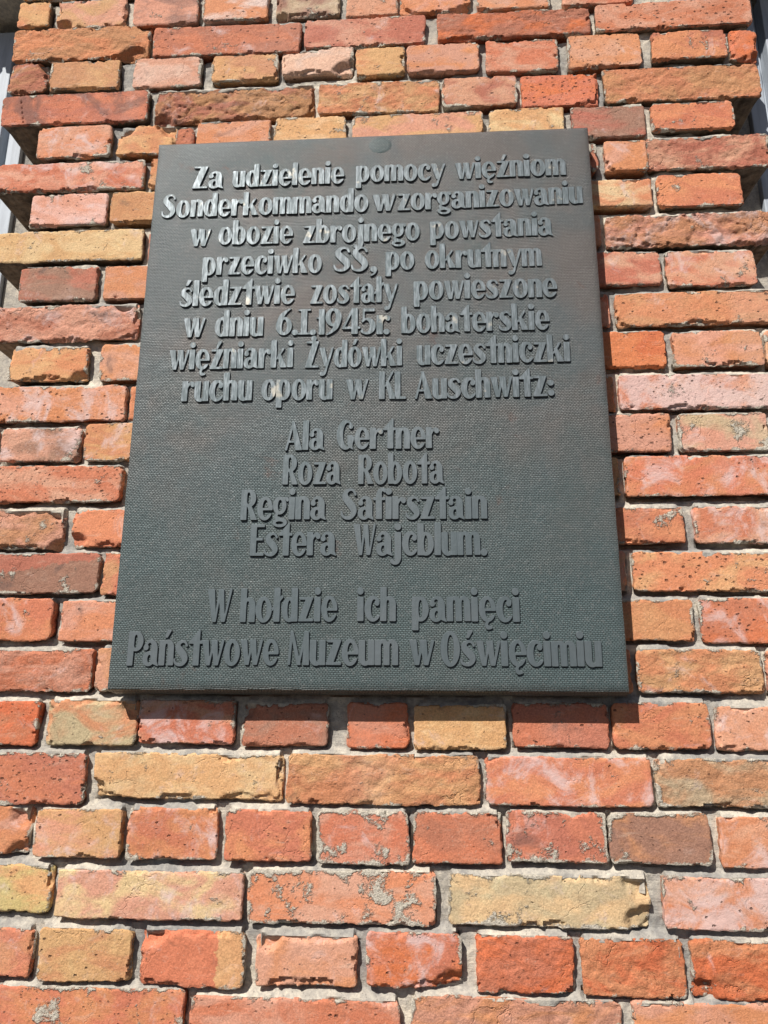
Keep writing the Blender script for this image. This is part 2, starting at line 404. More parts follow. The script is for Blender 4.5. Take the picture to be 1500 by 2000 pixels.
# ---------------------------------------------------------------- brick wall
# course, x0, x1, z0, z1 in metres on the wall plane, tones, flags
BRICKS = [
    (0,-0.7434,-0.6853,0.8150,0.8699,'yo',''),
    (0,-0.6702,-0.5416,0.8097,0.8703,'py','c'),
    (0,-0.5248,-0.4057,0.8059,0.8697,'pb',''),
    (0,-0.3956,-0.2780,0.8064,0.8650,'ow','s'),
    (0,-0.2614,-0.1463,0.8099,0.8612,'Gb','c'),
    (0,-0.1333,-0.0427,0.8040,0.8561,'po',''),
    (0,-0.0363,0.0899,0.8050,0.8557,'po','c'),
    (0,0.1019,0.2254,0.8023,0.8561,'op',''),
    (0,0.2509,0.3726,0.8022,0.8534,'rp',''),
    (1,-0.7422,-0.4901,0.7342,0.8037,'ko','cr'),
    (1,-0.4814,-0.2155,0.7306,0.7945,'dr',''),
    (1,-0.2069,0.0053,0.7357,0.7968,'dp','s'),
    (1,0.0299,0.2945,0.7384,0.7943,'dR','r'),
    (1,0.3056,0.5685,0.7444,0.7997,'rp','v'),
    (2,-0.7419,-0.6729,0.6684,0.7318,'dk','cr'),
    (2,-0.6661,-0.5408,0.6719,0.7305,'yk',''),
    (2,-0.5132,-0.3926,0.6696,0.7311,'Pp',''),
    (2,-0.3711,-0.2548,0.6754,0.7311,'yk',''),
    (2,-0.2442,-0.1212,0.6805,0.7326,'Pw','c'),
    (2,-0.1130,-0.0302,0.6724,0.7308,'yo',''),
    (2,-0.0230,0.1000,0.6730,0.7311,'po',''),
    (2,0.1134,0.2347,0.6689,0.7321,'rp',''),
    (2,0.2534,0.3755,0.6666,0.7337,'op','v'),
    (2,0.3973,0.5186,0.6770,0.7330,'od','v'),
    (2,0.5288,0.5711,0.6687,0.7308,'Rr','c'),
    (3,-0.7451,-0.4819,0.5980,0.6594,'rd','b'),
    (3,-0.4681,-0.1868,0.5927,0.6577,'kd','rrc'),
    (3,-0.1773,0.0295,0.5942,0.6573,'oy','r'),
    (3,0.0376,0.1606,0.5972,0.6545,'pd',''),
    (3,0.1721,0.2985,0.5935,0.6557,'rR','v'),
    (3,0.3107,0.5679,0.5967,0.6627,'ok','r'),
    (4,-0.6699,-0.5416,0.5254,0.5883,'po','w'),
    (4,-0.5273,-0.4271,0.5260,0.5843,'yo','c'),
    (4,-0.4261,-0.3981,0.5252,0.5779,'rd','r'),
    (4,-0.3886,-0.2629,0.5213,0.5876,'op',''),
    (4,-0.2526,-0.1312,0.5236,0.5884,'yY',''),
    (4,-0.1181,0.1036,0.5234,0.5856,'py',''),
    (4,0.1142,0.2371,0.5242,0.5880,'yY',''),
    (4,0.2537,0.3724,0.5270,0.5873,'bd','s'),
    (4,0.3842,0.5171,0.5347,0.5876,'or',''),
    (5,-0.7430,-0.4770,0.4594,0.5154,'rp','w'),
    (5,0.2754,0.2870,0.4613,0.5141,'dr',''),
    (5,0.3020,0.3683,0.4580,0.5136,'op',''),
    (5,0.3708,0.5661,0.4601,0.5194,'dp','r'),
    (6,-0.6682,-0.5352,0.3906,0.4512,'Pp','w'),
    (6,-0.5258,-0.4097,0.3916,0.4477,'yk',''),
    (6,0.2462,0.3714,0.3920,0.4413,'oY',''),
    (6,0.3817,0.5124,0.3876,0.4471,'ro',''),
    (7,-0.7306,-0.4676,0.3219,0.3778,'Yy',''),
    (7,0.2941,0.5576,0.3161,0.3730,'kp','rrw'),
    (8,-0.6695,-0.5384,0.2497,0.3117,'bd',''),
    (8,-0.5257,-0.4077,0.2494,0.3081,'op',''),
    (8,0.2540,0.3732,0.2495,0.3078,'pd',''),
    (8,0.3843,0.5180,0.2434,0.3049,'rp','w'),
    (9,-0.7145,-0.4628,0.1763,0.2382,'pd','wrc'),
    (9,0.2992,0.5520,0.1788,0.2333,'ok','v'),
    (10,-0.6656,-0.5385,0.1076,0.1642,'yo','c'),
    (10,-0.5152,-0.3967,0.1044,0.1659,'po',''),
    (10,0.2374,0.3671,0.1088,0.1672,'OR',''),
    (10,0.3802,0.5116,0.1080,0.1634,'op','m'),
    (10,0.5187,0.6258,0.1067,0.1634,'yo',''),
    (11,-0.7237,-0.4700,0.0379,0.0962,'po','wv'),
    (11,-0.4610,-0.4241,0.0368,0.0929,'or',''),
    (11,0.2959,0.5456,0.0404,0.0941,'pr','wwv'),
    (12,-0.6634,-0.5359,-0.0289,0.0244,'pb','w'),
    (12,-0.5267,-0.4106,-0.0283,0.0305,'oy','w'),
    (12,0.2442,0.3625,-0.0271,0.0311,'po','v'),
    (12,0.3775,0.5036,-0.0269,0.0309,'pG','m'),
    (13,-0.7241,-0.4639,-0.0946,-0.0380,'rp','v'),
    (13,0.2933,0.5392,-0.0953,-0.0361,'ro','wv'),
    (14,-0.6568,-0.5458,-0.1662,-0.1066,'kp','rc'),
    (14,-0.5309,-0.4151,-0.1633,-0.1072,'or','c'),
    (14,0.2352,0.3677,-0.1655,-0.1125,'or','c'),
    (14,0.3858,0.5084,-0.1659,-0.1133,'pr','w'),
    (15,-0.7305,-0.4857,-0.2341,-0.1747,'bd','mz'),
    (15,-0.4771,-0.3783,-0.2356,-0.1760,'rk',''),
    (15,0.2938,0.5276,-0.2345,-0.1805,'oy','v'),
    (16,-0.6608,-0.5477,-0.3023,-0.2432,'or','w'),
    (16,-0.5343,-0.4031,-0.3038,-0.2467,'op','s'),
    (16,0.2264,0.3688,-0.3025,-0.2471,'ok',''),
    (16,0.3805,0.5048,-0.3060,-0.2461,'rR','wv'),
    (17,-0.7308,-0.4809,-0.3740,-0.3170,'rp','r'),
    (17,-0.4706,-0.3564,-0.3726,-0.3132,'pk',''),
    (17,0.2898,0.4553,-0.3732,-0.3158,'oy','vr'),
    (17,0.4627,0.5563,-0.3734,-0.3164,'po',''),
    (18,-0.6732,-0.5518,-0.4475,-0.3890,'Rr',''),
    (18,-0.5363,-0.4101,-0.4472,-0.3855,'kG','c'),
    (18,-0.4021,-0.2711,-0.4441,-0.3857,'rp','w'),
    (18,-0.2579,-0.1384,-0.4458,-0.3899,'db','c'),
    (18,-0.1099,-0.0281,-0.4468,-0.3886,'Rr',''),
    (18,-0.0175,0.1051,-0.4486,-0.3915,'yY',''),
    (18,0.1162,0.2426,-0.4449,-0.3882,'dr',''),
    (18,0.2514,0.3765,-0.4452,-0.3869,'ro',''),
    (18,0.3875,0.5126,-0.4468,-0.3910,'po','w'),
    (19,-0.7062,-0.4756,-0.5249,-0.4591,'dr','v'),
    (19,-0.4615,-0.1986,-0.5147,-0.4576,'yY','vc'),
    (19,-0.1913,0.0665,-0.5195,-0.4574,'oy','r'),
    (19,0.0766,0.2949,-0.5191,-0.4586,'ro','w'),
    (19,0.3027,0.5161,-0.5184,-0.4587,'kG','mr'),
    (20,-0.6587,-0.5465,-0.5870,-0.5298,'op','c'),
    (20,-0.5344,-0.4161,-0.5915,-0.5316,'yp','w'),
    (20,-0.4061,-0.2853,-0.5921,-0.5300,'or','w'),
    (20,-0.2712,-0.1570,-0.5919,-0.5297,'ro',''),
    (20,-0.1473,-0.0279,-0.5937,-0.5294,'pr','mm'),
    (20,-0.0184,0.0953,-0.5917,-0.5291,'dr','m'),
    (20,0.1040,0.2307,-0.5885,-0.5275,'rd','mm'),
    (20,0.2364,0.3619,-0.5877,-0.5284,'bk','m'),
    (20,0.3764,0.4997,-0.5903,-0.5298,'op','w'),
    (21,-0.7189,-0.5070,-0.6591,-0.6027,'gy',''),
    (21,-0.4961,-0.2465,-0.6638,-0.6076,'pY','w'),
    (21,-0.2389,0.0063,-0.6661,-0.6034,'op','mm'),
    (21,0.0261,0.2795,-0.6638,-0.6039,'GY','mc'),
    (21,0.2985,0.5211,-0.6616,-0.6026,'po','ww'),
    (22,-0.6419,-0.5224,-0.7374,-0.6809,'ro','s'),
    (22,-0.5124,-0.3905,-0.7391,-0.6794,'yk',''),
    (22,-0.3760,-0.2419,-0.7411,-0.6772,'ry','ch'),
    (22,-0.2224,-0.0953,-0.7381,-0.6807,'po','c'),
    (22,-0.0802,0.0372,-0.7355,-0.6731,'Rr','wc'),
    (22,0.0584,0.1790,-0.7396,-0.6761,'Rr','r'),
    (22,0.1908,0.3151,-0.7409,-0.6763,'oR','r'),
    (22,0.3261,0.4547,-0.7415,-0.6751,'Ro','rc'),
    (23,-0.5622,-0.3164,-0.8075,-0.7472,'ro','m'),
    (23,-0.3050,-0.0397,-0.8116,-0.7523,'rp',''),
    (23,-0.0230,0.2329,-0.8067,-0.7466,'op','r'),
    (23,0.2499,0.4822,-0.8049,-0.7458,'po',''),
]

def lin(c):
    return tuple(((v/255+0.055)/1.055)**2.4 if v/255 > 0.04045 else v/255/12.92 for v in c)
PAL = dict(o=(224, 142, 94), r=(216, 124, 88), R=(226, 116, 62), O=(228, 134, 74), p=(226, 158, 128), P=(232, 182, 162),
           y=(226, 168, 112), Y=(234, 194, 142), d=(200, 118, 92), b=(172, 124, 104), g=(206, 184, 114), G=(206, 178, 142),
           k=(212, 146, 100), w=(228, 200, 186))
GAIN = 0.86
SAT = 0.88

wall = thing('brick_wall', 'sunlit red and orange brick wall between two windows with grey mortar joints', 'brick wall')

def brick_mesh(w, h, depth, seed, flags, protr):
    """irregular hand-made brick: front relief facing -y, chipped edges, sides running back into the wall"""
    step = 0.0023
    nx = max(8, int(round(w/step))); nz = max(8, int(round(h/step)))
    a = np.linspace(-1, 1, nx+1); b = np.linspace(-1, 1, nz+1)
    # denser near the edges
    a = np.sign(a)*(1-(1-np.abs(a))**1.12); b = np.sign(b)*(1-(1-np.abs(b))**1.12)
    A, Bq = np.meshgrid(a, b, indexing='ij')
    hw, hh = w/2, h/2
    r = 0.0035+0.005*((seed*37 % 11)/10)
    X = A*hw; Z = Bq*hh
    e = np.minimum(hw-np.abs(X), hh-np.abs(Z))
    ux = np.clip((np.abs(X)-(hw-r))/r, 0, 1); uz = np.clip((np.abs(Z)-(hh-r))/r, 0, 1)
    m_ = np.maximum(ux, uz); L = np.hypot(ux, uz)
    k = np.where(L > 1e-6, m_/np.maximum(L, 1e-6), 1.0)
    both = (ux > 0) & (uz > 0)
    X = np.where(both, np.sign(X)*((hw-r)+ux*k*r), X)
    Z = np.where(both, np.sign(Z)*((hh-r)+uz*k*r), Z)
    s = seed*131
    ew = np.clip(1-e/0.012, 0, 1)**1.2
    rr = 2.4 if 'rr' in flags else (1.6 if 'r' in flags else 1.0)
    cc = 'c' in flags
    # ragged outline
    nx_ = fbm(X*90+s, Z*90, seed, 4, 0.75); nz_ = fbm(X*80, Z*90+s, seed+5, 4, 0.75)
    low = fbm(X*14+s, Z*16, seed+9, 2)
    low2 = fbm(X*12, Z*14+s, seed+12, 2)
    amp = 0.0021*(1+0.4*(rr-1))
    X = X + ew*(nx_*amp+low*0.0022)
    Z = Z + ew*(nz_*amp+low2*0.0020)
    # depth
    R0 = 0.0011+0.0018*((seed*53 % 7)/6)
    Y = R0*np.clip(1-e/R0, 0, 1)**2*0.9
    Y = Y + 0.0005*fbm(X*22+s, Z*22, seed+20, 3) + 0.00035*fbm(X*120, Z*120+s, seed+23, 3)*rr
    rough = fbm(X*34, Z*44+s, seed+30, 5, 0.6)
    if rr > 1:
        ridg = 1-np.abs(fbm(X*22+s, Z*30, seed+33, 4, 0.55))*2
        Y = Y + (rr-1)*(0.0026*rough + 0.0022*sstep(0.55, 0.95, ridg))
    # chips at the edges: more along the bottom arris
    cn = fbm(X*26+s, Z*26, seed+40, 4, 0.6)
    bot = np.clip(1-(Z+hh)/0.012, 0, 1)
    thr = (0.56 if not cc else 0.34)
    e2 = e+0.011*fbm(X*38+s, Z*38, seed+47, 4, 0.65)+0.002
    near = np.clip(1-e2/(0.010 if not cc else 0.016), 0, 1)
    near = near*near*(3-2*near)
    chip = sstep(thr, thr+0.20, (cn*1.5+0.25)*near+near*0.22+bot*0.08)
    Y = Y + chip*(0.0045+0.0035*rough)
    if cc:
        # one or two broken corners / sides
        rg = random.Random(seed)
        for q in range(rg.choice([1, 1, 2])):
            cxq = rg.choice([-1, 1, 1])*hw*rg.uniform(0.75, 1.05); czq = rg.choice([-1, -1, 1])*hh*rg.uniform(0.7, 1.1)
            rad = rg.uniform(0.012, 0.024)
            dd = np.hypot((X-cxq)/1.3, Z-czq)/rad + 0.35*rough
            Y = Y + 0.010*sstep(1.0, 0.55, dd)
    if 'b' in flags:
        # crack with a lifted flake
        Y = Y + 0.003*sstep(0.0012, 0.0, np.abs(X+hw*0.72+0.2*Z))
    Y = Y - protr
    V = []; F = []
    idx = np.arange((nx+1)*(nz+1)).reshape(nx+1, nz+1)
    pts = np.stack([X, Y, Z], -1).reshape(-1, 3)
    V = [pts]
    ii = idx
    F += np.stack([ii[:-1, :-1], ii[1:, :-1], ii[1:, 1:], ii[:-1, 1:]], -1).reshape(-1, 4).tolist()
    ring = list(ii[:, 0]) + list(ii[-1, 1:]) + list(ii[-2::-1, -1]) + list(ii[0, -2:0:-1])
    rp = pts[ring]
    base = len(pts); n = len(ring)
    levels = [0.005, 0.014, 0.030] + ([0.06, 0.09] if depth > 0.06 else []) + [depth]
    prev = list(ring)
    cen = rp.mean(0)
    for li, yl in enumerate(levels):
        q = rp.copy()
        grow = -0.0004*min(li+1, 3)
        q[:, 0] += np.sign(q[:, 0])*grow + 0.0009*fbm(rp[:, 2]*90+li*3.1, rp[:, 0]*90, seed+li, 3)
        q[:, 2] += np.where(q[:, 2] < 0, [0.0012, 0.0034, 0.005, 0.005, 0.005, 0.005][li], -0.0006)
        q[:, 2] += np.sign(q[:, 2])*grow + 0.0009*fbm(rp[:, 0]*90+li*5.3, rp[:, 2]*90, seed+li+50, 3)
        q[:, 1] = np.maximum(yl-protr, rp[:, 1]+0.0005*(li+1))
        if li == 0:
            q[:, 1] = np.maximum(rp[:, 1]+0.003, yl-protr)
        V.append(q)
        cur = [base+i for i in range(n)]
        for i in range(n):
            j = (i+1) % n
            F.append((int(prev[i]), int(cur[i]), int(cur[j]), int(prev[j])))
        prev = cur; base += n
    F.append(tuple(prev[::-1]))
    return np.concatenate(V), F

count = 0
def add_brick(x0, x1, z0, z1, tones, flags, depth=0.05, protr=None):
    global count
    count += 1
    seed = count
    rg = random.Random(1000+seed)
    if protr is None: protr = rg.uniform(-0.0006, 0.0040)
    x0 -= 0.0014; x1 += 0.0014; z0 -= 0.0012; z1 += 0.0008
    V, F = brick_mesh(x1-x0, z1-z0, depth, seed, flags, protr)
    # winding: front normals must face -y
    o = mesh_obj('brick', V, F, M_BRICK, wall, ((x0+x1)/2, 0, (z0+z1)/2))
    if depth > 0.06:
        # bed faces of the projecting bricks carry old mortar and dirt, darkened with painted-in shade
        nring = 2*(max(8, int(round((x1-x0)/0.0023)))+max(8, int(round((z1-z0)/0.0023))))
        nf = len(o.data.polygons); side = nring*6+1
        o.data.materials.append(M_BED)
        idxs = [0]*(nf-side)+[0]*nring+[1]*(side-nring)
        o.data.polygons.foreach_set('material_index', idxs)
    o.rotation_euler = (R(rg.uniform(-0.8, 0.8)), R(rg.uniform(-0.45, 0.45)), R(rg.uniform(-0.5, 0.5)))
    def jit(c, a=0.05):
        k = 1+rg.uniform(-a, a)
        q_ = lin(c); l_ = 0.35*q_[0]+0.5*q_[1]+0.15*q_[2]
        # fired clay: a touch more orange than pink
        q_ = (q_[0], q_[1], q_[2]*0.94)
        return [max(0.0, min(1.0, (l_+(v-l_)*SAT)*GAIN*k*(1+rg.uniform(-0.04, 0.04)))) for v in q_]
    o['tone_a'] = jit(PAL[tones[0]]); o['tone_b'] = jit(PAL[tones[1]])
    o['bloom'] = 0.25*rg.random()+0.45*flags.count('w')
    o['soot'] = 0.15*rg.random()+0.55*flags.count('b')+(0.3 if 'd' == tones[1] else 0)
    o['pits'] = 0.15+0.4*rg.random()+0.8*flags.count('v')
    o['splash'] = 0.12*rg.random()+0.42*flags.count('m')
    o['rough'] = 0.25*rg.random()+0.6*flags.count('r')
    sp_ = {'h': (1.0, 0.0, 0.034), 'z': (-0.15, 1.0, 0.004), 'q': (-1.0, 0.0, 0.045), 'x': (1.0, 0.6, 0.0)}
    o['half'] = [(x1-x0)/2, 0.0, (z1-z0)/2]
    key = [k for k in sp_ if k in flags]
    o['hard'] = 1.0 if key else 0.0
    o['split'] = list(sp_[key[0]]) if key else [0.0, 0.0, 1.0]
    return o

RECTS = []
by_course = {}
for (c, x0, x1, z0, z1, t, f) in BRICKS:
    by_course.setdefault(c, []).append([x0, x1, z0, z1, t, f])
TONES = ['op', 'ro', 'po', 'rp', 'yo', 'or', 'dr', 'ok', 'pd', 'Rr', 'yk', 'py']
ZT = {}
for c in range(-3, 26):
    if c in by_course:
        L_ = by_course[c]
        z0 = sum(b[2] for b in L_)/len(L_); z1 = sum(b[3] for b in L_)/len(L_)
    elif c < 0:
        z0 = 0.8067-0.0705*c; z1 = z0+0.0585
    else:
        z0 = -0.8077-0.0705*(c-23); z1 = z0+0.0585
    ZT[c] = (z0, z1)
LEFT_H, LEFT_S, RIGHT_H, RIGHT_S = -0.668, -0.740, 0.515, 0.568
for c in range(-3, 26):
    L_ = sorted(by_course.get(c, []))
    stretcher = c % 2 == 1
    z0, z1 = ZT[c]
    j = 0.011
    def rnd_brick(x, xm, full=None):
        w_ = (0.262 if stretcher else 0.125)*rng.uniform(0.97, 1.03)
        return w_
    # fill towards the left and right limits, and behind the plaque
    if not L_:
        x = LEFT_S if c < 0 else -0.83+0.05*(c % 2)
        xr = RIGHT_S if c < 0 else 0.70
        while x < xr-0.05:
            w_ = rnd_brick(x, xr); w_ = min(w_, xr-x)
            L_.append([x, x+w_, z0+rng.uniform(-.001, .001), z1+rng.uniform(-.001, .001), rng.choice(TONES), rng.choice(['', 'w', 'c', 'v'])])
            x += w_+j
    else:
        add = []
        for p_, q_ in zip(L_[:-1], L_[1:]):
            x = p_[1]+j
            while q_[0]-j-x > 0.03:
                w_ = rnd_brick(x, q_[0]); rest = q_[0]-j-x
                if rest-w_ < 0.06: w_ = rest
                if rest > 0.28 or not (w_ > 0.28): pass
                add.append([x, x+min(w_, rest), z0, z1, rng.choice(TONES), ''])
                x += w_+j
        lim_l = {True: -0.80, False: None}[c >= 11]
        lim_r = {True: 0.74, False: None}[c >= 9]
        if lim_l is not None:
            x = L_[0][0]-j
            while x > lim_l+0.03:
                w_ = rnd_brick(x, 0)
                add.append([x-w_, x, z0, z1, rng.choice(TONES), ''])
                x -= w_+j
        if lim_r is not None:
            x = L_[-1][1]+j
            while x < lim_r-0.03:
                w_ = rnd_brick(x, 0)
                add.append([x, x+w_, z0, z1, rng.choice(TONES), ''])
                x += w_+j
        L_ += add
    L_.sort()
    by_course[c] = L_
    for b in L_:
        edge = (c < 11 and b[0] < -0.60) or (c < 9 and b[1] > 0.45)
        add_brick(b[0], b[1], b[2], b[3], b[4], b[5], 0.115 if edge else 0.05)
        RECTS.append(b[:4])

# soldier bricks of the two window lintels (their undersides show at the top corners)
ZL = 0.950
for side in (-1, 1):
    x = LEFT_S-0.012 if side < 0 else RIGHT_S+0.012
    for i in range(9):
        x0, x1 = (x-0.062, x) if side < 0 else (x, x+0.062)
        add_brick(x0, x1, ZL, ZL+0.125, rng.choice(['dk', 'kd', 'bd', 'dr']), 'r', 0.115, 0.0)
        RECTS.append([x0, x1, ZL, ZL+0.125])
        x = x+side*0.073

# mortar: one raked and struck sheet that fills every joint
RA = np.array(RECTS)
stp = 0.0030
gx = np.arange(-1.05, 0.90, stp); gz = np.arange(-0.96, 1.08, stp)
GX, GZ = np.meshgrid(gx, gz, indexing='ij')
DEP = np.full(GX.shape, 0.0105)
INS = np.full(GX.shape, -1.0)
GAPD = np.zeros(GX.shape); GAPR = np.zeros(GX.shape)
wx = 0.0036*fbm(GX*38, GZ*38, 901, 4, 0.6); wz = 0.0036*fbm(GX*38+31, GZ*38, 902, 4, 0.6)
for (x0, x1, z0, z1) in RA:
    i0, i1 = np.searchsorted(gx, [x0-0.03, x1+0.03]); j0, j1 = np.searchsorted(gz, [z0-0.03, z1+0.03])
    x = GX[i0:i1, j0:j1]+wx[i0:i1, j0:j1]; z = GZ[i0:i1, j0:j1]+wz[i0:i1, j0:j1]
    ins = np.minimum(np.minimum(x-x0, x1-x), np.minimum(z-z0, z1-z))
    INS[i0:i1, j0:j1] = np.maximum(INS[i0:i1, j0:j1], ins)
    # weathered bed: nearly flush on top of a brick, falling back upwards
    up_ = z-z1
    inx = sstep(-0.012, 0.004, np.minimum(x-x0, x1-x))
    t = np.where((up_ > -0.02) & (up_ < 0.02), 0.0009+np.clip(up_, 0, 1)*1.05, 1.0)
    t = t*inx+(1-inx)*1.0
    DEP[i0:i1, j0:j1] = np.minimum(DEP[i0:i1, j0:j1], np.maximum(t, 0.0010))
    # open gap just below the arris of the brick above
    dn_ = z0-z
    GAPD[i0:i1, j0:j1] = np.maximum(GAPD[i0:i1, j0:j1], sstep(0.0062, 0.0028, dn_)*(dn_ > -0.009)*sstep(-0.002, 0.006, np.minimum(x-x0, x1-x)))
    rt_ = x-x1
    GAPR[i0:i1, j0:j1] = np.maximum(GAPR[i0:i1, j0:j1], sstep(0.0030, 0.0008, rt_)*(rt_ > -0.004)*sstep(0.0, 0.006, np.minimum(z-z0, z1-z)))
nz1 = fbm(GX*16, GZ*22, 910, 4, 0.55); nz2 = fbm(GX*90, GZ*90, 920, 3, 0.6)
DEP = DEP + 0.0032*nz1 + 0.0015*nz2
gm_ = sstep(-0.45, 0.15, fbm(GX*11, GZ*30, 940, 3))
DEP = DEP + GAPD*gm_*0.013 + GAPR*sstep(-0.1, 0.3, fbm(GX*30, GZ*11, 950, 3))*0.007
DEP = np.maximum(DEP, 0.0003)
# sink under the brick bodies
DEP = DEP+np.clip((INS-0.0010-0.009*np.clip(fbm(GX*24, GZ*24, 960, 4, 0.6)+0.15, 0, 1))*1.5, 0, 0.02)
keep = INS < 0.019
LX = np.where(GZ > 0.662, LEFT_S+0.004, LEFT_H+0.006)
RX = np.where(GZ > 0.662, RIGHT_S-0.004, RIGHT_H-0.004)
LX = np.where((GZ < 0.098), -1.05, LX)
RX = np.where((GZ < 0.238), 0.90, RX)
LX = np.where(GZ > ZL+0.003, -1.05, LX); RX = np.where(GZ > ZL+0.003, 0.90, RX)
keep &= (GX > LX) & (GX < RX)
ids = -np.ones(GX.shape, int)
fm = keep[:-1, :-1] & keep[1:, :-1] & keep[1:, 1:] & keep[:-1, 1:]
used = np.zeros(GX.shape, bool)
used[:-1, :-1] |= fm; used[1:, :-1] |= fm; used[1:, 1:] |= fm; used[:-1, 1:] |= fm
ids[used] = np.arange(used.sum())
mv = np.stack([GX[used], DEP[used], GZ[used]], -1)
mf = np.stack([ids[:-1, :-1][fm], ids[1:, :-1][fm], ids[1:, 1:][fm], ids[:-1, 1:][fm]], -1).tolist()
mortar = mesh_obj('mortar', mv, mf, M_MORTAR, wall)
mortar['kind'] = 'stuff'

# body of the wall behind the facing (mortar and rubble), with the window openings left free
def core(x0, x1, y0, y1, z0, z1):
    return box('wall_core', x0, x1, y0, y1, z0, z1, M_MORTAR, wall, 0.0)
core(LEFT_H+0.006, RIGHT_H-0.004, 0.030, 0.45, -1.98, 1.10)            # pier between the windows
core(-0.772, LEFT_H+0.003, 0.1165, 0.45, 0.100, 1.10)                 # left inner reveal
core(RIGHT_H-0.001, 0.600, 0.1165, 0.45, 0.240, 1.10)                 # right inner reveal
core(-2.2, LEFT_H+0.003, 0.030, 0.45, -1.98, 0.097)                   # under the left window
core(RIGHT_H-0.001, 2.2, 0.030, 0.45, -1.98, 0.237)                   # under the right window
core(-2.2, -0.775, 0.030, 0.45, ZL+0.003, 1.10)                       # over the left window
core(0.603, 2.2, 0.030, 0.45, ZL+0.003, 1.10)                         # over the right window
core(-2.2, -1.62, 0.030, 0.44, 0.10, ZL)
core(1.42, 2.2, 0.030, 0.44, 0.24, ZL)

# ---------------------------------------------------------------- windows
def window(side, label, z0, z1, xa, xb):
    """xa: edge next to the pier, xb: far edge"""
    w = thing('window', label, 'window', ((xa+xb)/2, 0.15, z0), 'windows either side of the brick pier')
    def bx(name, a, b, y0, y1, c, d, mat=M_FRAME, bev=0.002):
        return box(name, min(a, b), max(a, b), y0, y1, c, d, mat, w, bev)
    s = side
    bx('casing', xa, xa+s*0.027, 0.1055, 0.20, z0, z1)
    bx('rebate', xa+s*0.0275, xa+s*0.046, 0.135, 0.20, z0, z1)
    bx('casing', xb, xb-s*0.03, 0.1055, 0.20, z0, z1)
    # sash: stiles, rails, glazing bar
    y0, y1 = 0.1085, 0.165
    bx('stile', xa+s*0.047, xa+s*0.105, y0, y1, z0+0.02, z1-0.02)
    bx('stile', xb-s*0.031, xb-s*0.09, y0, y1, z0+0.02, z1-0.02)
    a, b = xa+s*0.1055, xb-s*0.0905
    bx('rail', a, b, y0, y1, z0+0.02, z0+0.085)
    bx('rail', a, b, y0, y1, z1-0.085, z1-0.02)
    mid = (a+b)/2
    bx('glazing_bar', mid-0.014, mid+0.014, y0+0.003, y1, z0+0.0855, z1-0.0855)
    bx('glazing_bar', a, mid-0.0145, y0+0.003, y1, (z0+z1)/2-0.012, (z0+z1)/2+0.012)
    bx('glazing_bar', mid+0.0145, b, y0+0.003, y1, (z0+z1)/2-0.012, (z0+z1)/2+0.012)
    for (p, q) in ((a, mid-0.0145*s), (mid+0.0145*s, b)):
        for (c, d) in ((z0+0.086, (z0+z1)/2-0.0125), ((z0+z1)/2+0.0125, z1-0.086)):
            bx('pane', p, q, 0.145, 0.149, c, d, M_GLASS, 0.0)
    bx('head', xa, xb, 0.170, 0.20, z1-0.0195, z1-0.0005)
    bx('sill', xa, xb, 0.06, 0.20, z0+0.0005, z0+0.0195)
    return w
window(-1, 'grey painted window frame beside the left edge of the brick pier', 0.100, ZL-0.002, -0.7735, -1.60)
window(1, 'grey painted window frame beside the right edge of the brick pier', 0.240, ZL-0.002, 0.6015, 1.40)

# ---------------------------------------------------------------- memorial plaque
PX0, PX1, PZ0, PZ1, PT = -0.4378, 0.2640, -0.3684, 0.5105, 0.040
plaque = thing('memorial_plaque', 'dark bronze memorial plaque with raised Polish lettering fixed to the brick wall', 'plaque',
               ((PX0+PX1)/2, 0, PZ0))
OX, OZ = (PX0+PX1)/2, PZ0

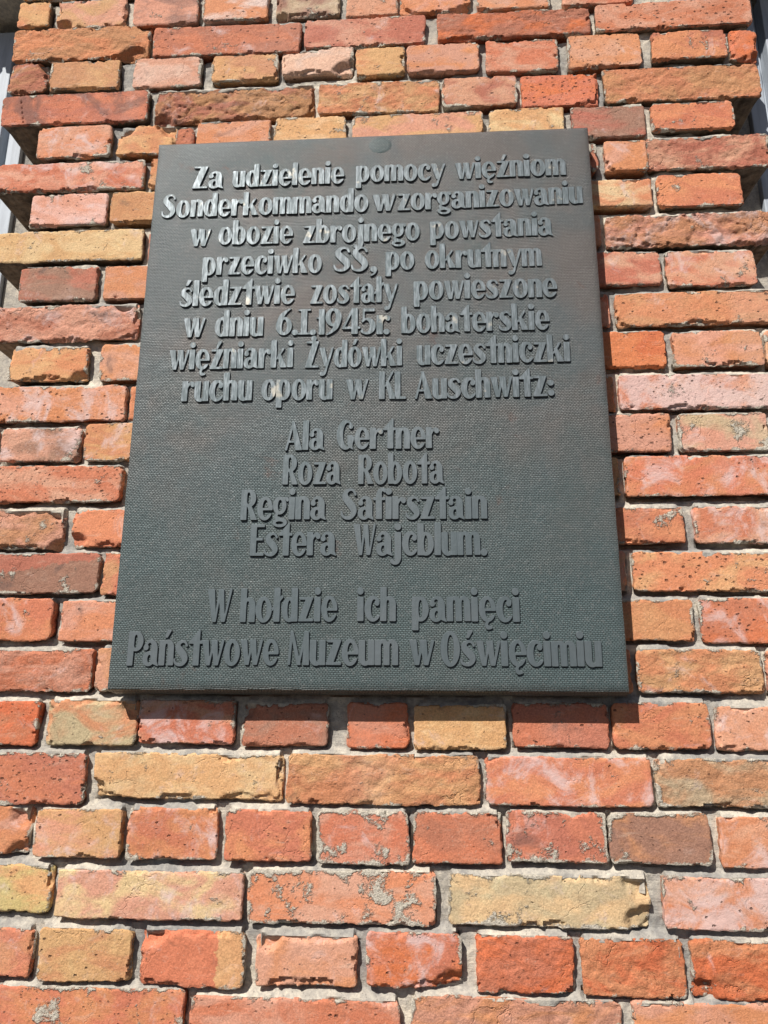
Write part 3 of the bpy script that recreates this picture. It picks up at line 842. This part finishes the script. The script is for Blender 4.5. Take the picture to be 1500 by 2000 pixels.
def plate():
    w, h = PX1-PX0, PZ1-PZ0
    nx, nz = 150, 190
    u = np.linspace(0, 1, nx+1); v = np.linspace(0, 1, nz+1)
    U, Vv = np.meshgrid(u, v, indexing='ij')
    # four measured corners (very slightly out of square)
    X = (PX0+U*w) + (0.0022*Vv*U)
    X = X-OX
    Z = Vv*h - 0.0010*(1-Vv)*U + 0.0010*Vv*U*1.2
    e = np.minimum(np.minimum(U, 1-U)*w, np.minimum(Vv, 1-Vv)*h)
    Y = -PT + 0.0016*np.clip(1-e/0.006, 0, 1)**2 + 0.0007*fbm(X*7, Z*7, 77, 3) + 0.00015*fbm(X*60, Z*60, 78, 2)
    ew = np.clip(1-e/0.01, 0, 1)
    X = X+ew*0.0006*fbm(Z*25, X*25, 80, 3); Z = Z+ew*0.0006*fbm(X*25, Z*25, 81, 3)
    pts = np.stack([X, Y, Z], -1).reshape(-1, 3)
    ii = np.arange(len(pts)).reshape(nx+1, nz+1)
    F = np.stack([ii[:-1, :-1], ii[1:, :-1], ii[1:, 1:], ii[:-1, 1:]], -1).reshape(-1, 4).tolist()
    ring = list(ii[:, 0]) + list(ii[-1, 1:]) + list(ii[-2::-1, -1]) + list(ii[0, -2:0:-1])
    rp = pts[ring]; Vs = [pts]; base = len(pts); n = len(ring); prev = ring
    for y, k in ((-PT+0.0035, 0.35), (-0.022, 0.75), (-0.006, 1.0)):
        q = rp.copy(); q[:, 1] = y
        cx = q[:, 0]; cz = q[:, 2]
        q[:, 0] = np.where(cx > w/2-0.004, cx+0.0035*k, np.where(cx < -w/2+0.004, cx-0.0008*k, cx))
        q[:, 2] = np.where(cz < 0.004, cz-0.0095*k, np.where(cz > h-0.004, cz+0.0008*k, cz))
        Vs.append(q); cur = [base+i for i in range(n)]
        for i in range(n):
            j = (i+1) % n
            F.append((int(prev[i]), int(cur[i]), int(cur[j]), int(prev[j])))
        prev = cur; base += n
    F.append(tuple(prev[::-1]))
    return mesh_obj('plate', np.concatenate(Vs), F, M_PLATE, plaque)
plate()

# small round casting mark near the top edge
bv, bf = [(0, -0.0014, 0)], []
for k in range(1, 7):
    for i in range(40):
        t = 2*math.pi*i/40; r = 0.0205*k/6
        bv.append((r*math.cos(t), (-0.0014+0.0003*(k/6)**2+0.00025*math.sin(i*1.7+k*2.3)*(k < 6))+(0.0015 if k == 6 else 0), 0.82*r*math.sin(t)))
for i in range(40): bf.append((0, 1+i, 1+(i+1) % 40))
for k in range(5):
    for i in range(40):
        a = 1+k*40+i; b = 1+k*40+(i+1) % 40
        bf.append((a, a+40, b+40, b))
mesh_obj('boss', bv, bf, M_PLATE, plaque, (-0.068-OX, -PT+0.0006, 0.4915-OZ))
for bx_ in (-0.38, 0.21):
    for bz_ in (-0.30, 0.44):
        box('wall_anchor', bx_-0.012, bx_+0.012, -0.008, 0.03, bz_-0.012, bz_+0.012, M_PLATE, plaque, 0.002)

# ---------------------------------------------------------------- lettering (own alphabet, condensed cut letters)
def sd_poly(P):
    P = [np.array(p, float) for p in P]
    def f(x, y):
        d = (x-P[0][0])**2+(y-P[0][1])**2
        s = np.ones_like(x)
        n = len(P); j = n-1
        for i in range(n):
            ex, ey = P[j]-P[i]
            wx_, wy_ = x-P[i][0], y-P[i][1]
            t = np.clip((wx_*ex+wy_*ey)/(ex*ex+ey*ey), 0, 1)
            bx_, by_ = wx_-ex*t, wy_-ey*t
            d = np.minimum(d, bx_*bx_+by_*by_)
            c1 = y >= P[i][1]; c2 = y < P[j][1]; c3 = ex*wy_ > ey*wx_
            flip = (c1 & c2 & c3) | (~c1 & ~c2 & ~c3)
            s = np.where(flip, -s, s)
            j = i
        return s*np.sqrt(d)
    return f
def sd_ell(cx, cy, rx, ry):
    def f(x, y):
        px, py = (x-cx), (y-cy)
        k1 = np.sqrt((px/rx)**2+(py/ry)**2); k2 = np.sqrt((px/rx**2)**2+(py/ry**2)**2)
        return k1*(k1-1)/np.maximum(k2, 1e-4)
    return f
def sd_cap(x1, y1, x2, y2, r1, r2):
    def f(x, y):
        ex, ey = x2-x1, y2-y1
        t = np.clip(((x-x1)*ex+(y-y1)*ey)/max(ex*ex+ey*ey, 1e-9), 0, 1)
        return np.hypot(x-x1-ex*t, y-y1-ey*t)-(r1+(r2-r1)*t)
    return f
def U_(*fs):
    def f(x, y):
        v = fs[0](x, y)
        for g_ in fs[1:]: v = np.minimum(v, g_(x, y))
        return v
    return f
def D_(a, *bs):
    def f(x, y):
        v = a(x, y)
        for b in bs: v = np.maximum(v, -b(x, y))
        return v
    return f
def I_(a, b):
    return lambda x, y: np.maximum(a(x, y), b(x, y))
def B_(x0, x1, y0, y1): return sd_poly([(x0, y0), (x1, y0), (x1, y1), (x0, y1)])
def path(pts):
    """smooth stroke through (x, y, radius) points"""
    P = np.array(pts, float)
    Q = []
    for i in range(len(P)-1):
        p0 = P[max(i-1, 0)]; p1 = P[i]; p2 = P[i+1]; p3 = P[min(i+2, len(P)-1)]
        for t in np.linspace(0, 1, 5)[:-1]:
            Q.append(0.5*((2*p1)+(-p0+p2)*t+(2*p0-5*p1+4*p2-p3)*t*t+(-p0+3*p1-3*p2+p3)*t**3))
    Q.append(P[-1])
    return U_(*[sd_cap(a[0], a[1], b[0], b[1], max(a[2], .03), max(b[2], .03)) for a, b in zip(Q[:-1], Q[1:])])
def T_(f, dx, dy, sx=1, sy=1):
    return lambda x, y: f((x-dx)/sx, (y-dy)/sy)*min(sx, sy)
AS, CP = 1.40, 1.36
def dot(x, y=1.24): return sd_ell(x, y, 0.165, 0.15)
def acute(x): return sd_poly([(x-0.10, 1.10), (x+0.04, 1.10), (x+0.26, 1.42), (x+0.02, 1.42)])
def ogon(x): return path([(x, 0.02, 0.055), (x-0.09, -0.12, 0.07), (x-0.03, -0.25, 0.085), (x+0.14, -0.26, 0.05)])
bowlL = D_(sd_ell(0.38, 0.5, 0.38, 0.52), sd_ell(0.43, 0.5, 0.135, 0.385))
G = {}
G['o'] = (D_(sd_ell(0.42, 0.5, 0.42, 0.53), sd_ell(0.44, 0.5, 0.130, 0.385)), 0.84)
G['ó'] = (U_(G['o'][0], acute(0.38)), 0.84)
arch = lambda x: U_(B_(x, x+0.32, 0, 0.72), I_(sd_ell(x-0.0, 0.70, 0.32, 0.32), B_(x-0.2, x+0.4, 0.68, 1.2)))
G['n'] = (U_(B_(0, 0.31, 0, 1.0), D_(U_(arch(0.45), B_(0.3, 0.46, 0.62, 0.97)), U_(B_(0.31, 0.45, -0.1, 0.72), sd_ell(0.38, 0.72, 0.07, 0.15)))), 0.77)
G['ń'] = (U_(G['n'][0], acute(0.36)), 0.77)
def am(x):
    return D_(U_(T_(arch(0), x, 0, 0.94, 1), B_(x-0.12, x+0.02, 0.62, 0.97)), U_(B_(x-0.12, x, -0.1, 0.72), sd_ell(x-0.06, 0.72, 0.06, 0.15)))
G['m'] = (U_(B_(0, 0.30, 0, 1.0), am(0.42), am(0.84)), 1.14)
G['u'] = (U_(B_(0.46, 0.77, 0, 1.0), D_(U_(B_(0, 0.32, 0.28, 1.0), I_(sd_ell(0.32, 0.30, 0.32, 0.33), B_(-0.1, 0.5, -0.2, 0.32)), B_(0.30, 0.47, 0.03, 0.4)),
           U_(B_(0.32, 0.46, 0.26, 1.1), sd_ell(0.39, 0.27, 0.07, 0.14)))), 0.77)
G['r'] = (U_(B_(0, 0.32, 0, 1.0), path([(0.27, 0.66, 0.05), (0.38, 0.84, 0.06), (0.50, 0.88, 0.09), (0.58, 0.82, 0.13)])), 0.68)
G['i'] = (U_(B_(0.02, 0.34, 0, 1.0), dot(0.18)), 0.36)
G['j'] = (U_(B_(0.10, 0.42, -0.12, 1.0), dot(0.26), path([(0.26, -0.10, 0.16), (0.22, -0.26, 0.12), (0.08, -0.34, 0.07), (-0.04, -0.26, 0.10)])), 0.44)
G['l'] = (B_(0.0, 0.32, 0, AS), 0.33)
G['ł'] = (U_(B_(0.06, 0.38, 0, AS), sd_poly([(-0.10, 0.48), (0.0, 0.44), (0.56, 1.02), (0.46, 1.10)])), 0.46)
G['k'] = (U_(B_(0, 0.32, 0, AS), sd_poly([(0.28, 0.40), (0.40, 0.42), (0.80, 1.0), (0.66, 1.0)]), sd_poly([(0.38, 0.66), (0.52, 0.76), (0.92, 0.0), (0.54, 0.0)])), 0.90)
G['h'] = (U_(B_(0, 0.31, 0, AS), D_(U_(arch(0.45), B_(0.3, 0.46, 0.62, 0.97)), U_(B_(0.31, 0.45, -0.1, 0.72), sd_ell(0.38, 0.72, 0.07, 0.15)))), 0.77)
G['d'] = (U_(D_(sd_ell(0.40, 0.5, 0.40, 0.52), sd_ell(0.40, 0.5, 0.10, 0.375), B_(0.62, 1.0, -0.1, 1.1)), B_(0.50, 0.82, 0, AS)), 0.83)
G['b'] = (U_(D_(sd_ell(0.42, 0.5, 0.40, 0.52), sd_ell(0.42, 0.5, 0.10, 0.375), B_(-0.1, 0.2, -0.1, 1.1)), B_(0, 0.32, 0, AS)), 0.83)
G['p'] = (U_(D_(sd_ell(0.42, 0.5, 0.40, 0.52), sd_ell(0.42, 0.5, 0.10, 0.375), B_(-0.1, 0.2, -0.1, 1.1)), B_(0, 0.32, -0.38, 1.0)), 0.83)
G['e'] = (D_(sd_ell(0.41, 0.5, 0.41, 0.53), I_(sd_ell(0.43, 0.5, 0.15, 0.385), B_(0, 1, 0.52, 1.0)),
             U_(I_(sd_ell(0.45, 0.5, 0.15, 0.385), B_(0, 1, 0.0, 0.42)), sd_poly([(0.42, 0.42), (1.0, 0.42), (1.0, 0.34), (0.56, 0.22)]))), 0.81)
G['ę'] = (U_(G['e'][0], ogon(0.44)), 0.81)
G['c'] = (U_(D_(sd_ell(0.42, 0.5, 0.42, 0.53), sd_ell(0.48, 0.5, 0.16, 0.385), sd_poly([(0.48, 0.74), (1.0, 0.85), (1.0, 0.30), (0.56, 0.20)])), sd_ell(0.62, 0.74, 0.125, 0.12)), 0.76)
afoot = sd_poly([(0.42, 0.85), (0.42, 0.10), (0.55, 0.06), (0.86, -0.05), (0.76, 0.16), (0.76, 0.72), (0.62, 0.86)])
G['a'] = (D_(U_(sd_ell(0.15, 0.72, 0.135, 0.12), D_(I_(sd_ell(0.40, 0.66, 0.36, 0.37), B_(0, 1, 0.62, 1.2)), sd_ell(0.34, 0.66, 0.14, 0.24), B_(-0.1, 0.20, 0.5, 0.80)),
               afoot, D_(sd_ell(0.32, 0.26, 0.32, 0.29), sd_ell(0.36, 0.26, 0.10, 0.16))), B_(2, 3, 2, 3)), 0.83)
def s_path(sc=1.0, w=1.0):
    P = [(0.64, 0.80, .055), (0.55, 0.93, .05), (0.38, 0.955, .055), (0.21, 0.86, .10), (0.20, 0.70, .145), (0.36, 0.54, .165), (0.52, 0.38, .165), (0.57, 0.23, .13), (0.44, 0.07, .085), (0.24, 0.04, .06), (0.08, 0.11, .055), (0.03, 0.24, .045)]
    return path([(x*w, y*sc, r*(1+(sc-1)*.25)) for x, y, r in P])
G['s'] = (s_path(), 0.72)
G['ś'] = (U_(G['s'][0], acute(0.38)), 0.72)
G['S'] = (s_path(1.38, 1.18), 0.86)
G['t'] = (U_(B_(0.24, 0.56, 0, 1.0), sd_poly([(0.56, 0.96), (0.56, 1.42), (0.50, 1.42), (0.06, 0.98), (0.0, 0.88), (0.3, 0.88)]), B_(0.0, 0.72, 0.86, 0.98)), 0.66)
G['f'] = (U_(B_(0.10, 0.42, 0, 1.08), path([(0.26, 1.0, 0.155), (0.30, 1.20, 0.12), (0.44, 1.33, 0.07), (0.58, 1.27, 0.09)]), B_(-0.04, 0.60, 0.84, 0.96)), 0.56)
G['w'] = (U_(sd_poly([(0, 1), (0.34, 1), (0.45, 0.0), (0.26, 0.0)]), sd_poly([(0.36, 0), (0.46, 0.0), (0.62, 0.78), (0.54, 0.95)]),
             sd_poly([(0.46, 1), (0.80, 1), (0.88, 0.0), (0.68, 0.0)]), sd_poly([(0.78, 0), (0.88, 0), (1.16, 1), (1.02, 1)])), 1.13)
G['W'] = (T_(U_(sd_poly([(0, 1), (0.34, 1), (0.45, 0.0), (0.28, 0.0)]), sd_poly([(0.36, 0), (0.45, 0.0), (0.64, 1.0), (0.54, 1.0)]),
             sd_poly([(0.50, 1), (0.76, 1), (0.86, 0.0), (0.68, 0.0)]), sd_poly([(0.78, 0), (0.86, 0), (1.16, 1), (1.05, 1)])), 0, 0, 0.98, CP), 1.12)
G['y'] = (U_(sd_poly([(0, 1), (0.34, 1), (0.56, 0.10), (0.34, 0.02)]), sd_poly([(0.30, -0.30), (0.42, -0.30), (0.88, 1.0), (0.74, 1.0)]),
             path([(0.40, -0.18, 0.07), (0.32, -0.32, 0.08), (0.18, -0.33, 0.12)])), 0.84)
zz_ = U_(B_(0.06, 0.74, 0.89, 1.0), sd_poly([(0.40, 0.98), (0.76, 1.0), (0.36, 0.02), (0.0, 0.0)]), B_(0.02, 0.76, 0, 0.105))
G['z'] = (zz_, 0.76)
G['ź'] = (U_(zz_, sd_poly([(0.30, 1.02), (0.42, 1.02), (0.66, 1.42), (0.44, 1.42)])), 0.76)
zc = U_(T_(B_(0.06, 0.78, 0.92, 1.0), 0, 0, 1, CP), sd_poly([(0.44, CP-.02), (0.82, CP), (0.38, 0.02), (0.0, 0.0)]), B_(0.02, 0.84, 0, 0.11))
G['Z'] = (zc, 0.84)
G['Ż'] = (U_(zc, dot(0.50, CP+0.14)), 0.84)
G['g'] = (U_(D_(sd_ell(0.36, 0.62, 0.36, 0.40), sd_ell(0.38, 0.62, 0.115, 0.26)), path([(0.55, 0.90, 0.06), (0.68, 0.95, 0.06), (0.76, 0.88, 0.085)]),
             path([(0.22, 0.24, 0.07), (0.18, 0.10, 0.08), (0.34, 0.03, 0.09)]),
             D_(sd_ell(0.40, -0.13, 0.38, 0.21), sd_ell(0.38, -0.15, 0.20, 0.07))), 0.80)
G['K'] = (T_(U_(B_(0, 0.32, 0, 1), sd_poly([(0.28, 0.42), (0.40, 0.46), (0.84, 1.0), (0.70, 1.0)]), sd_poly([(0.36, 0.60), (0.52, 0.70), (0.98, 0.0), (0.58, 0.0)])), 0, 0, 1, CP), 0.86)
G['L'] = (U_(B_(0, 0.32, 0, CP), B_(0, 0.62, 0, 0.12)), 0.60)
G['I'] = (U_(B_(0.12, 0.44, 0, CP-0.02), B_(-0.04, 0.62, 0, 0.10), B_(-0.04, 0.62, CP-0.10, CP)), 0.58)
G['A'] = (U_(sd_poly([(0, 0), (0.12, 0), (0.46, 1.24), (0.40, CP)]), sd_poly([(0.34, CP), (0.50, CP), (0.94, 0), (0.56, 0)]), B_(0.16, 0.66, 0.36, 0.46)), 0.92)
Pb = D_(sd_ell(0.42, 0.97, 0.38, 0.40), sd_ell(0.40, 0.97, 0.10, 0.27), B_(-0.2, 0.15, 0, 1.5))
G['P'] = (U_(B_(0, 0.32, 0, CP), Pb), 0.80)
G['R'] = (U_(B_(0, 0.32, 0, CP), Pb, sd_poly([(0.34, 0.64), (0.56, 0.64), (0.90, 0), (0.56, 0)])), 0.86)
G['E'] = (U_(B_(0, 0.32, 0, CP), B_(0, 0.74, 0, 0.12), B_(0, 0.66, 0.66, 0.77), B_(0, 0.74, CP-0.12, CP)), 0.74)
G['M'] = (U_(sd_poly([(0, 0), (0.13, 0), (0.22, 1.30), (0.10, CP)]), sd_poly([(0.08, CP), (0.24, CP), (0.66, 0.0), (0.46, 0.0)]),
             sd_poly([(0.48, 0), (0.60, 0.0), (0.92, CP), (0.82, CP)]), sd_poly([(0.76, CP), (1.0, CP), (1.06, 0), (0.74, 0)])), 1.06)
G['O'] = (D_(sd_ell(0.46, 0.68, 0.46, 0.72), sd_ell(0.48, 0.68, 0.16, 0.56)), 0.92)
G['G'] = (U_(D_(sd_ell(0.48, 0.68, 0.48, 0.71), sd_ell(0.58, 0.68, 0.24, 0.57), B_(0.58, 1.3, 0.60, 1.14)), sd_ell(0.76, 1.08, 0.12, 0.12),
             sd_poly([(0.58, 0.66), (0.88, 0.66), (0.86, 0.1), (0.90, -0.03), (0.70, 0.06), (0.58, 0.2)])), 0.94)
G['1'] = (U_(B_(0.14, 0.44, 0, CP), sd_poly([(0.16, CP), (0.16, CP-0.42), (0.0, CP-0.46), (0.0, CP-0.52), (0.2, CP-0.5), (0.2, CP)])), 0.46)
n6 = U_(D_(sd_ell(0.42, 0.46, 0.42, 0.48), sd_ell(0.44, 0.46, 0.135, 0.34)), path([(0.16, 0.56, 0.155), (0.28, 0.95, 0.13), (0.52, 1.22, 0.07), (0.74, 1.36, 0.035)]))
G['6'] = (n6, 0.84)
G['9'] = (lambda x, y: n6(0.84-x, CP-y), 0.84)
G['4'] = (U_(B_(0.50, 0.82, 0, CP), sd_poly([(0.02, 0.34), (0.14, 0.34), (0.56, 1.20), (0.52, CP)]), B_(0.02, 0.96, 0.27, 0.39)), 0.92)
G['5'] = (U_(B_(0.12, 0.22, 0.68, CP), B_(0.12, 0.74, CP-0.16, CP), D_(sd_ell(0.36, 0.42, 0.44, 0.44), sd_ell(0.30, 0.42, 0.19, 0.32), B_(-0.3, 0.08, 0.2, 1.0), sd_poly([(0.0,0.3),(0.25,0.3),(0.25,0.62),(0.0,0.62)]))), 0.82)
G['.'] = (sd_ell(0.16, 0.13, 0.165, 0.15), 0.32)
G[':'] = (U_(sd_ell(0.18, 0.16, 0.165, 0.15), sd_ell(0.18, 0.66, 0.165, 0.15)), 0.36)
G[','] = (U_(sd_ell(0.22, 0.10, 0.17, 0.16), path([(0.32, 0.06, 0.07), (0.26, -0.12, 0.05), (0.10, -0.25, 0.035)])), 0.40)

def glyph_mesh(ch):
    f, adv = G[ch]
    x0, x1, y0, y1 = -0.24, adv+0.24, -0.52, 1.70
    st = 0.034
    gx_ = np.arange(x0, x1, st); gy_ = np.arange(y0, y1, st)
    XX, YY = np.meshgrid(gx_, gy_, indexing='ij')
    bev = 0.022
    Fv = f(XX, YY)+bev-0.016
    Fv = np.where(np.abs(Fv) < 1e-5, 1e-5, Fv)
    gxv, gyv = np.gradient(Fv, st)
    verts = []; vid = {}; faces = []; bnd = []; bverts = set()
    def node(i, j):
        k = ('n', i, j)
        if k not in vid:
            vid[k] = len(verts); verts.append((gx_[i], gy_[j]))
        return vid[k]
    nrm = {}
    def cross(a, b):
        k = ('e',)+tuple(sorted((a, b)))
        if k not in vid:
            fa, fb = Fv[a], Fv[b]
            t = min(0.98, max(0.02, fa/(fa-fb)))
            vid[k] = len(verts)
            verts.append((gx_[a[0]]+(gx_[b[0]]-gx_[a[0]])*t, gy_[a[1]]+(gy_[b[1]]-gy_[a[1]])*t))
            nx_, ny_ = gxv[a]*(1-t)+gxv[b]*t, gyv[a]*(1-t)+gyv[b]*t
            l = math.hypot(nx_, ny_) or 1
            nrm[vid[k]] = (nx_/l, ny_/l)
        return vid[k]
    ci, cj = np.nonzero((Fv[:-1, :-1] < 0) | (Fv[1:, :-1] < 0) | (Fv[1:, 1:] < 0) | (Fv[:-1, 1:] < 0))
    for i, j in zip(ci.tolist(), cj.tolist()):
        cs = [(i, j), (i+1, j), (i+1, j+1), (i, j+1)]
        poly = []; tags = []
        for k in range(4):
            a, b = cs[k], cs[(k+1) % 4]
            ia, ib = Fv[a] < 0, Fv[b] < 0
            if ia: poly.append(node(*a)); tags.append(0)
            if ia != ib:
                poly.append(cross(a, b)); tags.append(1 if ia else 2)    # 1 leaving, 2 entering
        faces.append(tuple(poly))
        n = len(poly)
        for k in range(n):
            if tags[k] == 1 and tags[(k+1) % n] == 2:
                bnd.append((poly[k], poly[(k+1) % n]))
    H = 0.086                                          # height of relief in x-heights
    P3 = [(x, -H, y) for x, y in verts]
    r1, r2_ = {}, {}
    for v, (nx_, ny_) in nrm.items():
        x, y = verts[v]
        r1[v] = len(P3); P3.append((x+nx_*bev*0.65, -H*0.86, y+ny_*bev*0.65))
        r2_[v] = len(P3); P3.append((x+nx_*bev*1.05, 0.012, y+ny_*bev*1.05))
    for a, b in bnd:
        faces.append((a, r1[a], r1[b], b)); faces.append((r1[a], r2_[a], r2_[b], r1[b]))
    me = bpy.data.meshes.new('letter')
    me.from_pydata(P3, [], faces)
    me.update()
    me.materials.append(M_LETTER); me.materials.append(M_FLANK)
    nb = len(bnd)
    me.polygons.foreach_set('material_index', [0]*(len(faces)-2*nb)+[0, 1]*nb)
    me.polygons.foreach_set('use_smooth', [False]*len(me.polygons))
    return me, adv

# word, x start, x end, baseline start, baseline end, x-height (metres on the plate)
WORDS = [
    ('Za',-0.3752,-0.3237,0.4202,0.4200,0.0308),
    ('udzielenie',-0.3085,-0.1258,0.4203,0.4204,0.0307),
    ('pomocy',-0.1068,0.0358,0.4216,0.4203,0.0302),
    ('więźniom',0.0521,0.2270,0.4206,0.4217,0.0299),
    ('Sonderkommando',-0.4218,-0.0865,0.3673,0.3667,0.0312),
    ('w',-0.0800,-0.0434,0.3664,0.3659,0.0305),
    ('zorganizowaniu',-0.0402,0.2500,0.3663,0.3684,0.0304),
    ('w',-0.3718,-0.3387,0.3129,0.3127,0.0314),
    ('obozie',-0.3256,-0.2058,0.3150,0.3126,0.0313),
    ('zbrojnego',-0.1896,-0.0050,0.3124,0.3119,0.0310),
    ('powstania',0.0110,0.2006,0.3131,0.3135,0.0306),
    ('przeciwko',-0.3476,-0.1582,0.2608,0.2596,0.0317),
    ('SS,',-0.1398,-0.0712,0.2604,0.2591,0.0312),
    ('po',-0.0585,-0.0137,0.2613,0.2607,0.0310),
    ('okrutnym',0.0025,0.1815,0.2611,0.2596,0.0309),
    ('śledztwie',-0.3796,-0.1989,0.2072,0.2072,0.0320),
    ('zostały',-0.1750,-0.0402,0.2056,0.2051,0.0316),
    ('powieszone',-0.0152,0.2018,0.2079,0.2066,0.0312),
    ('w',-0.3708,-0.3372,0.1536,0.1527,0.0323),
    ('dniu',-0.3213,-0.2459,0.1540,0.1529,0.0321),
    ('6.I.1945r.',-0.2262,-0.0519,0.1541,0.1512,0.0319),
    ('bohaterskie',-0.0341,0.1876,0.1524,0.1528,0.0315),
    ('więźniarki',-0.3890,-0.1975,0.1002,0.0999,0.0325),
    ('Żydówki',-0.1796,-0.0326,0.0987,0.0989,0.0321),
    ('uczestniczki',-0.0113,0.2155,0.0997,0.1001,0.0317),
    ('ruchu',-0.3653,-0.2580,0.0479,0.0477,0.0327),
    ('oporu',-0.2442,-0.1367,0.0479,0.0465,0.0325),
    ('w',-0.1169,-0.0842,0.0461,0.0455,0.0322),
    ('KL',-0.0675,-0.0282,0.0455,0.0451,0.0321),
    ('Auschwitz:',-0.0146,0.1895,0.0448,0.0455,0.0320),
    ('Ala',-0.2049,-0.1470,-0.0320,-0.0310,0.0327),
    ('Gertner',-0.1290,0.0196,-0.0313,-0.0321,0.0325),
    ('Roza',-0.2066,-0.1220,-0.0843,-0.0842,0.0329),
    ('Robota',-0.0969,0.0261,-0.0849,-0.0846,0.0327),
    ('Regina',-0.2652,-0.1422,-0.1361,-0.1362,0.0332),
    ('Safirsztain',-0.1206,0.0861,-0.1364,-0.1377,0.0329),
    ('Estera',-0.2492,-0.1265,-0.1883,-0.1881,0.0333),
    ('Wajcblum.',-0.1020,0.0845,-0.1885,-0.1896,0.0330),
    ('W',-0.3055,-0.2707,-0.2812,-0.2813,0.0337),
    ('hołdzie',-0.2585,-0.1232,-0.2813,-0.2801,0.0336),
    ('ich',-0.0961,-0.0425,-0.2802,-0.2803,0.0333),
    ('pamięci',-0.0205,0.1260,-0.2803,-0.2816,0.0331),
    ('Państwowe',-0.4129,-0.2025,-0.3404,-0.3394,0.0340),
    ('Muzeum',-0.1896,-0.0393,-0.3393,-0.3391,0.0336),
    ('w',-0.0246,0.0087,-0.3391,-0.3390,0.0333),
    ('Oświęcimiu',0.0176,0.2312,-0.3397,-0.3406,0.0332),
]

GM = {}
PART = {'.': 'full_stop', ':': 'colon', ',': 'comma'}
GAP = 0.02
KERN = {'SS': -0.02, 'r.': -0.34, '6.': -0.02, '.1': -0.02}
for (wd, x0, x1, b0, b1, xh) in WORDS:
    xs_ = []; x = 0
    for i, ch in enumerate(wd):
        if ch not in GM: GM[ch] = glyph_mesh(ch)
        if i: x += KERN.get(wd[i-1:i+1], 0)
        xs_.append(x); x += GM[ch][1]+GAP
    tot = x-GAP
    sx = (x1-x0)/tot
    xh *= 1.0
    rg = random.Random(len(wd)*7+int(x0*1000))
    for ch, px_ in zip(wd, xs_):
        t = px_/tot
        dig = ch in '1945' or ch == '6'
        o = bpy.data.objects.new(PART.get(ch, 'digit' if ch.isdigit() else 'letter'), GM[ch][0])
        COL.objects.link(o)
        o.parent = plaque
        o.location = (x0+px_*sx-OX, -PT+0.0002, b0+(b1-b0)*t-OZ+rg.uniform(-0.0003, 0.0003))
        o.scale = (sx, xh, xh*rg.uniform(0.99, 1.01))
        o.rotation_euler = (0, R(rg.uniform(-0.5, 0.5)), 0)
print('bricks', count, 'letters', sum(len(w_[0]) for w_ in WORDS))
